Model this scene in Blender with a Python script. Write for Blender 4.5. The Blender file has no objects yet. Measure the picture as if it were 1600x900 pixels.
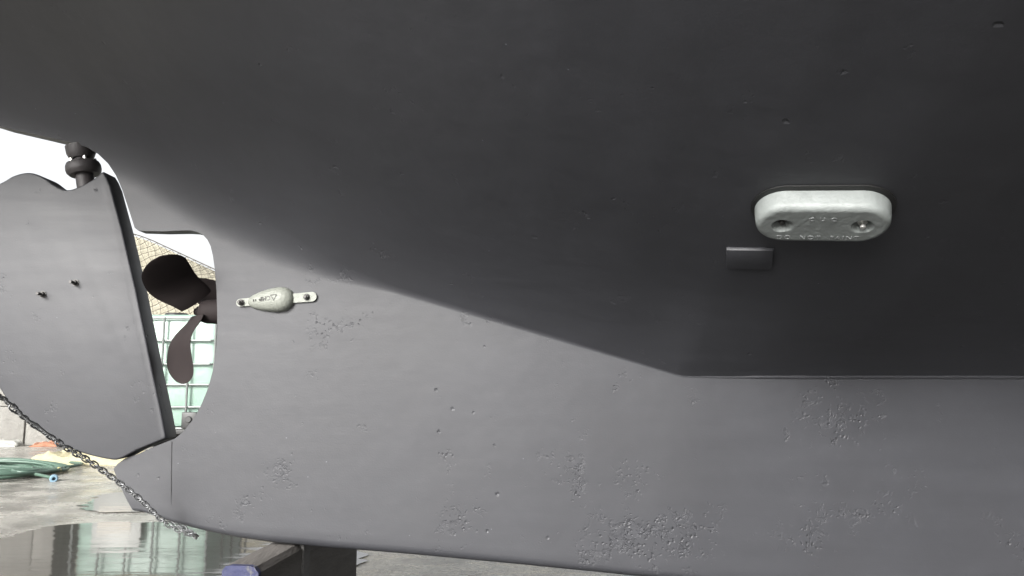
import bpy, bmesh, math, random
from mathutils import Vector, Matrix, noise as mnoise
R = math.radians
random.seed(7)

# ------------------------------------------------------------------ camera, world, sun, exposure
CAM_Y, CAM_Z, PITCH, FPX = -1.85, 0.66, R(6.7), 1150.0
sc = bpy.context.scene
COL = sc.collection
cd = bpy.data.cameras.new("camera")
cam = bpy.data.objects.new("camera", cd)
COL.objects.link(cam)
cam.location = (0, CAM_Y, CAM_Z)
cam.rotation_euler = (R(90) + PITCH, 0, 0)
cd.sensor_width = 36.0
cd.lens = 36.0 * FPX / 1600.0
cd.clip_start, cd.clip_end = 0.02, 3000
sc.camera = cam

SUN_EL, SUN_AZ = R(26), R(-154)          # azimuth measured from +Y clockwise: from behind the camera, to the left
world = bpy.data.worlds.new("World")
sc.world = world
world.use_nodes = True
wn, wl = world.node_tree.nodes, world.node_tree.links
wn.clear()
sky = wn.new("ShaderNodeTexSky"); sky.sky_type = 'NISHITA'; sky.sun_disc = False
sky.sun_elevation = SUN_EL; sky.sun_rotation = SUN_AZ
sky.air_density = 1.0; sky.dust_density = 6.0; sky.ozone_density = 1.0
hsv = wn.new("ShaderNodeHueSaturation"); hsv.inputs["Saturation"].default_value = 0.12   # thin overcast
bg = wn.new("ShaderNodeBackground"); bg.inputs["Strength"].default_value = 0.09
wo = wn.new("ShaderNodeOutputWorld")
wl.new(sky.outputs[0], hsv.inputs["Color"]); wl.new(hsv.outputs[0], bg.inputs["Color"]); wl.new(bg.outputs[0], wo.inputs["Surface"])

sd = bpy.data.lights.new("sun", 'SUN'); sd.energy = 1.3; sd.angle = R(15); sd.color = (1.0, 0.975, 0.94)
sun = bpy.data.objects.new("sun", sd); COL.objects.link(sun)
sdir = Vector((math.sin(SUN_AZ) * math.cos(SUN_EL), math.cos(SUN_AZ) * math.cos(SUN_EL), math.sin(SUN_EL)))
sun.rotation_euler = sdir.to_track_quat('Z', 'Y').to_euler()
sun.location = sdir * 20

sc.view_settings.view_transform = 'Standard'
sc.view_settings.look = 'None'
sc.view_settings.exposure = 2.16
sc.view_settings.gamma = 1.0
sc.view_settings.use_curve_mapping = False
sc.cycles.max_bounces = 10
sc.cycles.diffuse_bounces = 6

# ------------------------------------------------------------------ helpers
def ray(u, v):
    a, b = (u - 800) / FPX, (450 - v) / FPX
    return Vector((a, math.cos(PITCH) - b * math.sin(PITCH), math.sin(PITCH) + b * math.cos(PITCH)))

def at(u, v, y=0.0):
    """point of the photograph -> place on the upright plane at depth y"""
    d = ray(u, v)
    t = (y - CAM_Y) / d.y
    return Vector((d.x * t, y, CAM_Z + d.z * t))

def on_ground(u, v, z=0.0):
    d = ray(u, v)
    t = (z - CAM_Z) / d.z
    return Vector((d.x * t, CAM_Y + d.y * t, z))

def interp(pts, x):
    if x <= pts[0][0]: return pts[0][1]
    for (x0, y0), (x1, y1) in zip(pts, pts[1:]):
        if x <= x1:
            return y0 + (y1 - y0) * (x - x0) / (x1 - x0)
    return pts[-1][1]

def smooth_interp(pts, x, w=0.03):
    return sum(interp(pts, x + k * w) for k in (-1, -.5, 0, .5, 1)) / 5

def catmull(pts, n=8, closed=False):
    P = [Vector(p) for p in pts]; out = []
    m = len(P); rng = range(m if closed else m - 1)
    for i in rng:
        if closed: p0, p1, p2, p3 = P[i-1], P[i], P[(i+1) % m], P[(i+2) % m]
        else: p0, p1, p2, p3 = P[max(i-1, 0)], P[i], P[i+1], P[min(i+2, m-1)]
        for k in range(n):
            t = k / n
            out.append(0.5 * ((2*p1) + (p2-p0)*t + (2*p0-5*p1+4*p2-p3)*t*t + (3*p1-p0-3*p2+p3)*t**3))
    if not closed: out.append(P[-1])
    return out

def tag(o, label=None, cat=None, group=None, kind=None):
    if label: o["label"] = label
    if cat: o["category"] = cat
    if group: o["group"] = group
    if kind: o["kind"] = kind
    return o

def empty(name, loc=(0, 0, 0)):
    o = bpy.data.objects.new(name, None); COL.objects.link(o)
    o.location = loc; o.empty_display_size = 0.1
    bpy.context.view_layer.update()
    return o

def link(name, me, mat=None, parent=None, sharp=35, flat=False):
    if mat is not None and not me.materials: me.materials.append(mat)
    if not flat:
        for p in me.polygons: p.use_smooth = True
        me.set_sharp_from_angle(angle=R(sharp))
    o = bpy.data.objects.new(name, me); COL.objects.link(o)
    if parent is not None:
        o.parent = parent
        o.matrix_parent_inverse = parent.matrix_world.inverted()
    return o

def obj(name, bm, mat, parent=None, sharp=35, flat=False):
    me = bpy.data.meshes.new(name)
    bmesh.ops.recalc_face_normals(bm, faces=bm.faces[:])
    bm.to_mesh(me); bm.free()
    return link(name, me, mat, parent, sharp, flat)

def place(o, M):
    """local shapes -> the world, baked into the mesh"""
    o.data.transform(M); return o

def add_box(bm, c, s, M=None, bevel=0):
    r = bmesh.ops.create_cube(bm, size=1.0)
    vs = r["verts"]
    for v in vs:
        v.co = Vector((c[0] + v.co.x * s[0], c[1] + v.co.y * s[1], c[2] + v.co.z * s[2]))
    if bevel:
        es = list({e for v in vs for e in v.link_edges})
        r = bmesh.ops.bevel(bm, geom=es, offset=bevel, segments=2, affect='EDGES', profile=0.5)
        vs = list({v for f in r["faces"] for v in f.verts} | {v for v in vs if v.is_valid})
    if M is not None:
        bmesh.ops.transform(bm, matrix=M, verts=vs)
    return vs

def add_tube(bm, pts, r, n=8, closed=False, cap=True):
    P = [Vector(p) for p in pts]; m = len(P); rings = []
    rr = r if callable(r) else (lambda i: r)
    up = Vector((0, 0, 1)); prev = None
    for i in range(m):
        if closed: t = P[(i+1) % m] - P[i-1]
        else: t = P[min(i+1, m-1)] - P[max(i-1, 0)]
        t.normalize()
        if prev is None:
            a = t.cross(up)
            if a.length < 1e-3: a = t.cross(Vector((1, 0, 0)))
        else:
            a = prev - t * prev.dot(t)
        a.normalize(); prev = a; b = t.cross(a)
        rings.append([bm.verts.new(P[i] + (a*math.cos(2*math.pi*k/n) + b*math.sin(2*math.pi*k/n)) * rr(i)) for k in range(n)])
    for i in range(m if closed else m - 1):
        A, B = rings[i], rings[(i+1) % m]
        for k in range(n):
            bm.faces.new((A[k], A[(k+1) % n], B[(k+1) % n], B[k]))
    if cap and not closed:
        bm.faces.new(rings[0][::-1]); bm.faces.new(rings[-1])

def add_lathe(bm, prof, M=None, n=32, cap=True):
    """prof: (radius, height) from bottom to top about local z"""
    rings = []
    for r, z in prof:
        ring = []
        for k in range(n):
            p = Vector((r*math.cos(2*math.pi*k/n), r*math.sin(2*math.pi*k/n), z))
            ring.append(bm.verts.new(M @ p if M is not None else p))
        rings.append(ring)
    for A, B in zip(rings, rings[1:]):
        for k in range(n): bm.faces.new((A[k], A[(k+1) % n], B[(k+1) % n], B[k]))
    if cap:
        bm.faces.new(rings[0][::-1]); bm.faces.new(rings[-1])

def add_prism(bm, outline, y0, y1):
    """outline of (x, z) points extruded from depth y0 to y1"""
    A = [bm.verts.new((p[0], y0, p[1])) for p in outline]
    B = [bm.verts.new((p[0], y1, p[1])) for p in outline]
    bm.faces.new(A); bm.faces.new(B[::-1]); n = len(A)
    for i in range(n): bm.faces.new((A[i], B[i], B[(i+1) % n], A[(i+1) % n]))

def frame(p, n, xdir):
    """matrix whose z is the surface normal n and x follows xdir, at p"""
    z = Vector(n).normalized(); x = Vector(xdir); x = (x - z * x.dot(z)).normalized(); y = z.cross(x)
    return Matrix(((x.x, y.x, z.x, p[0]), (x.y, y.y, z.y, p[1]), (x.z, y.z, z.z, p[2]), (0, 0, 0, 1)))

# ------------------------------------------------------------------ materials
class NT:
    def __init__(s, name):
        s.m = bpy.data.materials.new(name); s.m.use_nodes = True
        s.n, s.l = s.m.node_tree.nodes, s.m.node_tree.links
        s.b = s.n["Principled BSDF"]
        s.geo = s.n.new("ShaderNodeNewGeometry")
    def pos(s, scale=(1, 1, 1), rot=(0, 0, 0)):
        mp = s.n.new("ShaderNodeMapping"); mp.inputs["Scale"].default_value = scale; mp.inputs["Rotation"].default_value = rot
        s.l.new(s.geo.outputs["Position"], mp.inputs["Vector"]); return mp.outputs[0]
    def noise(s, scale, vec=None, detail=4, rough=.55, dist=0):
        t = s.n.new("ShaderNodeTexNoise"); t.inputs["Scale"].default_value = scale; t.inputs["Detail"].default_value = detail
        t.inputs["Roughness"].default_value = rough; t.inputs["Distortion"].default_value = dist
        s.l.new(vec or s.geo.outputs["Position"], t.inputs["Vector"]); return t.outputs["Fac"]
    def voro(s, scale, vec=None, feature='F1', rnd=1):
        t = s.n.new("ShaderNodeTexVoronoi"); t.feature = feature; t.inputs["Scale"].default_value = scale
        t.inputs["Randomness"].default_value = rnd
        s.l.new(vec or s.geo.outputs["Position"], t.inputs["Vector"]); return t
    def ramp(s, fac, stops):
        r = s.n.new("ShaderNodeValToRGB"); e = r.color_ramp.elements
        while len(e) < len(stops): e.new(.5)
        for el, (p, c) in zip(e, stops):
            el.position = p; el.color = (c, c, c, 1) if not isinstance(c, tuple) else (*c, 1)
        s.l.new(fac, r.inputs[0]); return r.outputs[0]
    def math(s, op, a, b=0, clamp=False):
        m = s.n.new("ShaderNodeMath"); m.operation = op; m.use_clamp = clamp
        for i, x in enumerate((a, b)):
            if isinstance(x, (int, float)): m.inputs[i].default_value = x
            else: s.l.new(x, m.inputs[i])
        return m.outputs[0]
    def mix(s, fac, a, b, mode='MIX'):
        m = s.n.new("ShaderNodeMix"); m.data_type = 'RGBA'; m.blend_type = mode
        for i, x in ((0, fac), (6, a), (7, b)):
            if isinstance(x, (int, float)): m.inputs[i].default_value = x if i == 0 else (x, x, x, 1)
            elif isinstance(x, tuple): m.inputs[i].default_value = (*x, 1)
            else: s.l.new(x, m.inputs[i])
        return m.outputs[2]
    def bump(s, h, dist, strength=1, chain=None):
        b = s.n.new("ShaderNodeBump"); b.inputs["Distance"].default_value = dist; b.inputs["Strength"].default_value = strength
        s.l.new(h, b.inputs["Height"])
        if chain is not None: s.l.new(chain, b.inputs["Normal"])
        return b.outputs[0]
    def blob(s, c, r):
        d = s.n.new("ShaderNodeVectorMath"); d.operation = 'DISTANCE'
        s.l.new(s.geo.outputs["Position"], d.inputs[0]); d.inputs[1].default_value = c
        mr = s.n.new("ShaderNodeMapRange"); mr.inputs[1].default_value = 0; mr.inputs[2].default_value = r
        mr.inputs[3].default_value = 1; mr.inputs[4].default_value = 0
        s.l.new(d.outputs["Value"], mr.inputs[0]); return mr.outputs[0]
    def done(s, color=None, rough=None, normal=None, **kw):
        for key, x in (("Base Color", color), ("Roughness", rough), ("Normal", normal)):
            if x is None: continue
            if isinstance(x, (int, float)): s.b.inputs[key].default_value = x
            elif isinstance(x, tuple): s.b.inputs[key].default_value = (*x, 1)
            else: s.l.new(x, s.b.inputs[key])
        for k, x in kw.items(): s.b.inputs[k.replace("_", " ")].default_value = x
        return s.m

def simple(name, col, rough=.6, var=.25, scale=20, bump=.001, **kw):
    t = NT(name)
    f = t.noise(scale, detail=5)
    c = t.mix(f, tuple(x*(1-var) for x in col), tuple(min(1, x*(1+var)) for x in col))
    return t.done(c, rough, t.bump(t.noise(scale*3, detail=4), bump), **kw)

def paint(name, base, clusters):
    """matt antifouling paint over an old, filled and pitted hull"""
    t = NT(name)
    streak = t.noise(1, t.pos((3, 22, 38)), 5, .6)                     # roller / brush marks along the hull
    blot = t.noise(2.2, detail=5, rough=.6)
    c = t.mix(streak, tuple(x*.88 for x in base), tuple(x*1.12 for x in base))
    lap = t.ramp(t.noise(1, t.pos((.9, 5, 9)), 3, .5), [(.44, 0.), (.5, 1.), (.56, 0.)])          # overlaps of roller passes
    c = t.mix(t.math('MULTIPLY', lap, .12), c, tuple(x*.72 for x in base))
    c = t.mix(t.math('MULTIPLY', t.ramp(t.noise(34, detail=5, rough=.7), [(.5, 0.), (.7, 1.)]), .3), c, tuple(x*1.3 for x in base))
    brown = t.ramp(t.noise(1.1, detail=6, rough=.65), [(.5, 0.), (.75, 1.)])
    c = t.mix(t.math('MULTIPLY', brown, .35), c, (base[0]*1.05, base[1]*.97, base[2]*.86))
    c = t.mix(t.math('MULTIPLY', t.ramp(blot, [(.38, 0.), (.62, 1.)]), .5), c, tuple(x*.78 for x in base))
    sp = t.voro(34, t.pos((1, 1, 1), (.3, .5, .2)))
    spc = t.n.new('ShaderNodeSeparateColor'); t.l.new(sp.outputs['Color'], spc.inputs[0])
    speck = t.math('MULTIPLY', t.math('LESS_THAN', sp.outputs['Distance'], .045), t.math('GREATER_THAN', spc.outputs[0], .90))
    c = t.mix(t.math('MULTIPLY', speck, .7), c, tuple(x*4.5 for x in base))
    # chips: clusters of small pits, thinned by noise, and the broken edges of old paint layers
    m = None
    for cc, r, w in clusters:
        b = t.math('MULTIPLY', t.blob(cc, r), w)
        m = b if m is None else t.math('MAXIMUM', m, b)
    m = t.math('ADD', t.math('MULTIPLY', m, .52), .215)
    patch = t.noise(12, detail=6, rough=.7)
    mask = t.math('SUBTRACT', t.math('ADD', m, t.math('MULTIPLY', t.math('SUBTRACT', patch, .5), 1.9)), .30, )
    mask = t.ramp(mask, [(.12, 0.), (.38, 1.)])
    warp = t.n.new("ShaderNodeVectorMath"); warp.operation = 'ADD'
    nz = t.n.new("ShaderNodeTexNoise"); nz.inputs["Scale"].default_value = 60; nz.inputs["Detail"].default_value = 3
    t.l.new(t.geo.outputs["Position"], nz.inputs["Vector"])
    sc_ = t.n.new("ShaderNodeVectorMath"); sc_.operation = 'SCALE'; sc_.inputs["Scale"].default_value = .019
    t.l.new(nz.outputs["Color"], sc_.inputs[0])
    t.l.new(t.geo.outputs["Position"], warp.inputs[0]); t.l.new(sc_.outputs[0], warp.inputs[1])
    v1 = t.voro(125, warp.outputs[0])
    pit = t.ramp(v1.outputs["Distance"], [(.05, 0.), (.48, 1.)])
    rnd = t.n.new("ShaderNodeSeparateColor"); t.l.new(v1.outputs["Color"], rnd.inputs[0])
    some = t.math('GREATER_THAN', rnd.outputs[0], .50)
    pits = t.math('MULTIPLY', t.math('MULTIPLY', t.math('SUBTRACT', 1, pit), some), mask)
    layer = t.ramp(t.noise(21, warp.outputs[0], 5, .6), [(.555, 0.), (.565, 1.)])
    layer2 = t.ramp(t.noise(42, warp.outputs[0], 4, .6), [(.60, 0.), (.61, 1.)])
    flakes = t.math('MULTIPLY', t.math('ADD', layer, layer2), mask)
    # lonely pits everywhere
    v2 = t.voro(16, warp.outputs[0])
    rnd2 = t.n.new("ShaderNodeSeparateColor"); t.l.new(v2.outputs["Color"], rnd2.inputs[0])
    lone = t.math('MULTIPLY', t.math('SUBTRACT', 1, t.ramp(v2.outputs["Distance"], [(.02, 0.), (.09, 1.)])), t.math('GREATER_THAN', rnd2.outputs[1], .80))
    c = t.mix(t.math('MULTIPLY', pits, .45), c, tuple(x*.6 for x in base))
    c = t.mix(t.math('MULTIPLY', flakes, .16), c, tuple(x*1.5 for x in base))
    n1 = t.bump(t.noise(1, t.pos((9, 30, 55)), 4, .6), .0014, .10)
    n2 = t.bump(t.noise(5, detail=3), .008, .38, n1)
    n3 = t.bump(t.noise(260, detail=2), .0005, .28, n2)
    n4 = t.bump(t.math('ADD', t.math('MULTIPLY', pits, -1), t.math('MULTIPLY', flakes, -.5)), .0017, 1, n3)
    n5 = t.bump(t.math('MULTIPLY', lone, -1), .0016, 1, n4)
    return t.done(c, t.ramp(streak, [(.2, .49), (.8, .56)]), n5, Specular_IOR_Level=.45)

def cl(u, v, r, w=1.0, y=-.1): return (tuple(at(u, v, y)), r, w)
CLUSTERS = [cl(1320, 650, .13, .95), cl(1290, 600, .09, .8), cl(1350, 690, .10, .7), cl(1040, 850, .17, 1.0), cl(930, 860, .13, .9), cl(1090, 830, .12, .8),
            cl(1260, 840, .10, 1.0), cl(1330, 815, .07, 1.), cl(890, 740, .10, .7), cl(980, 760, .12, .6), cl(700, 800, .14, .7), cl(480, 790, .10, .55),
            cl(1580, 860, .14, .7), cl(1400, 780, .09, .6), cl(520, 530, .13, .3), cl(450, 420, .08, .3), cl(520, 425, .06, .75),
            cl(110, 360, .14, .15, -.03), cl(200, 640, .12, .2, -.03), cl(410, 760, .12, .5), cl(240, 720, .1, .55), cl(1250, 590, .1, .5)]
GREY = (.0300, .0308, .0352)
M_PAINT = paint("antifouling_paint", GREY, CLUSTERS)
M_TOPSIDE = simple("white_gelcoat", (.75, .75, .72), .3, .05, 3, .0003)
M_ZINC_A = simple("cast_zinc_dull", (.172, .187, .182), .6, .25, 38, .0011, Metallic=.15)
M_ZINC_B = simple("cast_zinc_pale", (.20, .21, .185), .55, .12, 60, .0012, Metallic=.05)
M_MARK = simple("embossed_zinc", (.21, .22, .22), .5, .1, 60, .0005)
M_DARKMARK = simple("engraved_zinc", (.07, .07, .065), .7, .1, 60, .0005)
M_BOLT = simple("weathered_steel", (.07, .068, .066), .5, .3, 90, .001, Metallic=.7)
M_BOLT_BRIGHT = simple("bright_steel", (.62, .62, .6), .35, .15, 90, .0008, Metallic=.8)
M_PROP = simple("painted_bronze", (.0215, .0175, .0175), .7, .25, 14, .0004, Specular_IOR_Level=.1)
M_STOCK = simple("rudder_stock_paint", (.034, .030, .031), .55, .2, 30, .0008)
M_CHAIN = simple("galvanised_chain", (.20, .205, .21), .5, .3, 120, .001, Metallic=.6)
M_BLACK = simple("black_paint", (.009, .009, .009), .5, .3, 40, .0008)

# ------------------------------------------------------------------ ground, puddles, bank
def ground_mat():
    t = NT("wet_concrete")
    big = t.noise(.55, detail=5, rough=.6)
    mid = t.noise(5, detail=6, rough=.65)
    fine = t.noise(55, detail=4, rough=.7)
    c = t.mix(big, (.075, .072, .067), (.13, .125, .115))
    c = t.mix(t.math('MULTIPLY', t.ramp(mid, [(.42, 0.), (.58, 1.)]), .75), c, (.19, .186, .172))
    c = t.mix(t.math('MULTIPLY', t.ramp(fine, [(.52, 0.), (.66, 1.)]), .55), c, (.045, .044, .042))
    # dry pale concrete beyond the boat, unseen near side darkened to cut bounce light
    sx = t.n.new("ShaderNodeSeparateXYZ"); t.l.new(t.geo.outputs["Position"], sx.inputs[0])
    side_ = t.math('ADD', t.math('MULTIPLY', sx.outputs[1], 1.3), t.math('MULTIPLY', t.math('ADD', sx.outputs[0], .5), -2.1))  # pale tone carried under the stern to bounce light onto the hull
    side_ = t.math('MAXIMUM', t.math('MULTIPLY', sx.outputs[1], 1.3), side_)
    side_ = t.math('ADD', side_, t.math('MULTIPLY', t.math('SUBTRACT', t.noise(2.4, detail=5, rough=.65), .5), 1.6))
    mr = t.ramp(side_, [(.15, 0.), (.6, 1.)])
    c = t.mix(mr, t.mix(1, c, (.36, .36, .365), 'MULTIPLY'), t.mix(1, c, (1.85, 1.83, 1.78), 'MULTIPLY'))
    streak = t.noise(1, t.pos((2.2, 4.5, 1), (0, 0, R(14))), 7, .7)
    wet = t.ramp(streak, [(.40, 0.), (.60, 1.)])
    c = t.mix(t.math('MULTIPLY', t.math('SUBTRACT', 1, wet), .45), c, t.mix(1, c, (.45, .44, .43), 'MULTIPLY'))
    grit = t.voro(26); c = t.mix(t.math('MULTIPLY', t.math('LESS_THAN', grit.outputs['Distance'], .16), t.math('GREATER_THAN', t.noise(7, detail=2), .56)), c, (.30, .29, .27))
    n = t.bump(fine, .006, .8, t.bump(mid, .02, .6))
    n = t.bump(streak, .012, .5, n)
    return t.done(c, t.ramp(wet, [(0., .09), (1., .38)]), n)
M_GROUND = ground_mat()
bm = bmesh.new()
XS = [-260, -120, -60, -30, -16, -9, -5, -2, 1, 4, 8, 15, 30, 70, 260]; YS = [-260, -100, -40, -15, -7, -3, -1, 1, 3, 5, 8, 12, 25, 60, 140, 300]
gv = [[bm.verts.new((x, y, 0)) for x in XS] for y in YS]
for j in range(len(YS)-1):
    for i in range(len(XS)-1):
        bm.faces.new((gv[j][i], gv[j][i+1], gv[j+1][i+1], gv[j+1][i]))
tag(obj("ground", bm, M_GROUND), kind="structure")

def water_mat():
    t = NT("shallow_water")
    wob = t.noise(1, t.pos((5, 16, 1), (0, 0, R(8))), 3, .5)
    c = t.mix(t.noise(3, detail=4), (.035, .033, .03), (.055, .052, .047))
    return t.done(c, .055, t.bump(wob, .0013, .6), IOR=1.38, Specular_IOR_Level=.6)
M_WATER = water_mat()
def puddle(name, pts, z=.004):
    bm = bmesh.new(); P = catmull([(p.x, p.y, z) for p in pts], 14, True)
    rough = []
    for i, p in enumerate(P):
        k = mnoise.noise(Vector((p.x*4, p.y*4, 3))) * .07 + mnoise.noise(Vector((p.x*11, p.y*22, 9))) * .05
        rough.append((p.x + k, p.y + k * .7))
    n = len(rough)
    bm.faces.new([bm.verts.new((x, y, z)) for x, y in rough])
    bmesh.ops.triangulate(bm, faces=bm.faces[:])
    return tag(obj(name, bm, M_WATER, flat=True), kind="structure")
G = on_ground
puddle("puddle", [G(-420, 880), G(-150, 850), G(0, 842), G(60, 826), G(150, 818), G(260, 816), G(420, 830), G(520, 850), G(560, 880), Vector((-.72, .34, 0)), Vector((-1.3, .22, 0)), Vector((-2.2, .2, 0))])
puddle("puddle", [G(128, 799), G(135, 786), G(170, 772), G(230, 768), G(330, 770), G(420, 776), G(380, 790), G(290, 798), G(200, 800)])

# sandy bank behind the yard, its face hung with wire netting
RIDGE = [(-60, 3.6), (-14, 3.4), (-8, 3.15), (-5.75, 2.80), (-4.45, 2.20), (-2.6, 1.45), (0, .75), (4, .3), (30, .12)]
def bank_point(x, k):
    """k 0 at the foot, 1 at the ridge, 2 at the back"""
    h = smooth_interp(RIDGE, x, .25)
    y = 7.4 + 1.9 * k if k <= 1 else 9.3 + 6 * (k - 1)
    z = h * (k ** .8) if k <= 1 else h * (1 - .9 * (k - 1))
    j = mnoise.noise(Vector((x*.9, y*.9, 1.3))) * .10 * min(k, 1)
    return Vector((x, y + j, z - .02 + j * .4 * (k < .9)))
t = NT("sandy_earth")
c = t.mix(t.noise(2.5, detail=6), (.24, .224, .168), (.32, .30, .235))
M_SAND = t.done(c, .9, t.bump(t.noise(9, detail=6, rough=.7), .05))
bm = bmesh.new()
bx = [-60, -40, -25, -18] + [-14 + .25*i for i in range(73)] + [6, 10, 18, 30]
bk = [0, .12, .25, .37, .5, .62, .75, .87, 1, 1.3, 2]
g = [[bm.verts.new(bank_point(x, k)) for x in bx] for k in bk]
for j in range(len(bk)-1):
    for i in range(len(bx)-1): bm.faces.new((g[j][i], g[j][i+1], g[j+1][i+1], g[j+1][i]))
tag(obj("hillside", bm, M_SAND, sharp=60), kind="structure")

M_WIRE = simple("rusty_wire", (.05, .042, .03), .7, .3, 20, .001, Metallic=.3)
bm = bmesh.new()
x0, x1, st = -7.2, -3.2, .115
n = int((x1 - x0) / st)
for s in (1, -1):
    for i in range(-14, n + 15):
        pts = []
        for q in range(0, 15):
            k = .18 + .82 * q / 14
            x = x0 + i * st + s * (k - .18) * 1.9
            x += .016 * (1 if q % 2 else -1)
            if x0 <= x <= x1:
                p = bank_point(x, k); pts.append(p + Vector((0, -.035, .035)))
        if len(pts) > 1: add_tube(bm, pts, .0038, 4, cap=False)
add_tube(bm, [bank_point(x0 + (x1 - x0) * i / 40, 1.0) + Vector((0, -.02, .03)) for i in range(41)], .008, 6)
tag(obj("wire_netting", bm, M_WIRE), "diamond wire netting hung over the pale sandy bank behind the propeller", "netting")

# ------------------------------------------------------------------ concrete wall beyond the rudder
t = NT("old_concrete")
c = t.mix(t.noise(1.6, detail=6, rough=.65), (.125, .121, .111), (.205, .20, .184))
c = t.mix(t.math('MULTIPLY', t.ramp(t.noise(1, t.pos((7, 7, 1.0)), 4), [(.5, 0.), (.75, 1.)]), .4), c, (.07, .066, .06))
M_WALL = t.done(c, .85, t.bump(t.noise(18, detail=6, rough=.7), .012))
WY = 5.15
wall = empty("concrete_wall", (-7, WY, 0))
tag(wall, "low weathered concrete block wall beyond the rudder's trailing edge", "wall")
zc = [0, .36, .72, 1.08, 1.44, 1.72]
for z0, z1 in zip(zc, zc[1:]):
    x = -13.0 + (.55 if z0 in (.36, 1.08) else 0)
    while x < -4.3:
        L = 1.45 + random.uniform(-.1, .1); xe = min(x + L, -4.22)
        bm = bmesh.new()
        add_box(bm, ((x+xe)/2, WY + .2 + random.uniform(-.012, .012), (z0+z1)/2), (xe - x - .003, .4, z1 - z0 - .004), bevel=.007)
        obj("concrete_block", bm, M_WALL, wall)
        x = xe

# ------------------------------------------------------------------ gabled blocker added behind the camera, unseen, to keep low sky off the hull
M_BLOCKER = simple("dark_blocker_sheet", (.045, .05, .052), .7, .2, 2, .002)
M_BLOCKER_GREY = simple("grey_blocker_sheet", (.11, .11, .11), .6, .15, 2, .002)
blocker = empty("light_blocker", (8, -9.5, 0))
tag(blocker, "dark gabled light blocker added out of view, facing the long side of the hull", "blocker")
bm = bmesh.new(); SX0, SX1, SY0, SY1, SH = 0.3, 20.0, -7.2, -15.0, 4.4
nrib = 180
pr = []
for i in range(nrib + 1):
    x = SX0 + (SX1 - SX0) * i / nrib; pr.append((x, SY0 + (.03 if i % 4 in (1, 2) else 0)))
pr += [(SX1, SY1), (SX0, SY1)]
A = [bm.verts.new((x, y, 0)) for x, y in pr]; B = [bm.verts.new((x, y, SH)) for x, y in pr]
for i in range(len(pr)): bm.faces.new((A[i], A[(i+1) % len(pr)], B[(i+1) % len(pr)], B[i]))
obj("wall", bm, M_BLOCKER, blocker, flat=True)  # corrugated sides of the added blocker
bm = bmesh.new()
P_ = [(SY0 + .35, SH - .05), (SY0 + .35, SH + .1), ((SY0+SY1)/2, SH + 1.5), (SY1 - .35, SH + .1), (SY1 - .35, SH - .05)]
A = [bm.verts.new((SX0 - .3, y, z)) for y, z in P_]; B = [bm.verts.new((SX1 + .3, y, z)) for y, z in P_]
bm.faces.new(A); bm.faces.new(B[::-1])
for i in range(5): bm.faces.new((A[i], B[i], B[(i+1) % 5], A[(i+1) % 5]))
obj("blocker_roof", bm, M_BLOCKER_GREY, blocker, flat=True)
for dx in (1.5, 8.0, 14.5):
    bm = bmesh.new(); add_box(bm, (dx + 1.8, SY0 + .045, 1.75), (3.6, .06, 3.5), bevel=.01); obj("blocker_door", bm, M_BLOCKER_GREY, blocker)

# ------------------------------------------------------------------ white-green liquid tote behind the propeller
t = NT("translucent_tote_plastic")
c = t.mix(t.noise(2, detail=3), (.165, .245, .205), (.205, .29, .245))
c = t.mix(t.math('MULTIPLY', t.ramp(t.noise(1, t.pos((9, 9, 1.6)), 5, .65), [(.5, 0.), (.72, 1.)]), .35), c, (.12, .165, .13))
M_TOTE = t.done(c, .42, t.bump(t.noise(6, detail=2), .01), Subsurface_Weight=.25, Subsurface_Radius=(.06, .08, .07))
M_CAGE = simple("galvanised_tube", (.15, .16, .155), .45, .15, 30, .001, Metallic=.5)
M_PALLET = simple("plastic_pallet", (.02, .02, .02), .6, .3, 10, .002)
M_PLATE = simple("zinc_sheet", (.20, .205, .195), .5, .12, 6, .001, Metallic=.3)
M_PAPER = simple("pale_card", (.36, .34, .30), .7, .06, 6, .0005)
TX0, TX1, TY, TD = -4.02, -2.74, 5.05, 1.0
tote = empty("liquid_tote", ((TX0+TX1)/2, TY + TD/2, 0))
tag(tote, "pale green plastic liquid tote in a galvanised cage behind the propeller", "liquid tote")
bm = bmesh.new()
cxm = (TX0+TX1)/2
for x in (TX0 + .09, cxm, TX1 - .09):
    for yy in (TY + .09, TY + TD/2, TY + TD - .09): add_box(bm, (x, yy, .055), (.16, .16, .11), bevel=.008)
add_box(bm, (cxm, TY + TD/2, .135), (TX1-TX0, TD, .046), bevel=.006)
obj("pallet", bm, M_PALLET, tote)
bm = bmesh.new()
add_box(bm, (cxm, TY + TD/2, .695), (TX1-TX0-.07, TD-.07, 1.06), bevel=.06)
bt = obj("bottle", bm, M_TOTE, tote)
bm = bmesh.new(); add_lathe(bm, [(.11, 1.222), (.11, 1.262), (.10, 1.272)], Matrix.Translation((cxm, TY+TD/2, 0)), 28)
obj("cap", bm, M_BLACK, bt)
hz = [.165, .36, .565, .755, .975, 1.185]
for z in hz:
    bm = bmesh.new()
    q = [(TX0, TY), (TX1, TY), (TX1, TY+TD), (TX0, TY+TD)]
    pts = []
    for i in range(4):
        a, b = Vector((*q[i], z)), Vector((*q[(i+1) % 4], z))
        for k in range(8): pts.append(a.lerp(b, (k+.5)/8))
    add_tube(bm, pts, .010, 8, True)
    obj("cage_rail", bm, M_CAGE, tote)
vx = [TX0 + .03 + (TX1 - TX0 - .06) * i / 5 for i in range(6)]
for x in vx:
    for yy, s in ((TY, -1), (TY + TD, 1)):
        bm = bmesh.new(); add_tube(bm, [(x, yy + s*.0135, .16), (x, yy + s*.0135, 1.19)], .011, 8); obj("cage_post", bm, M_CAGE, tote)
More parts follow.
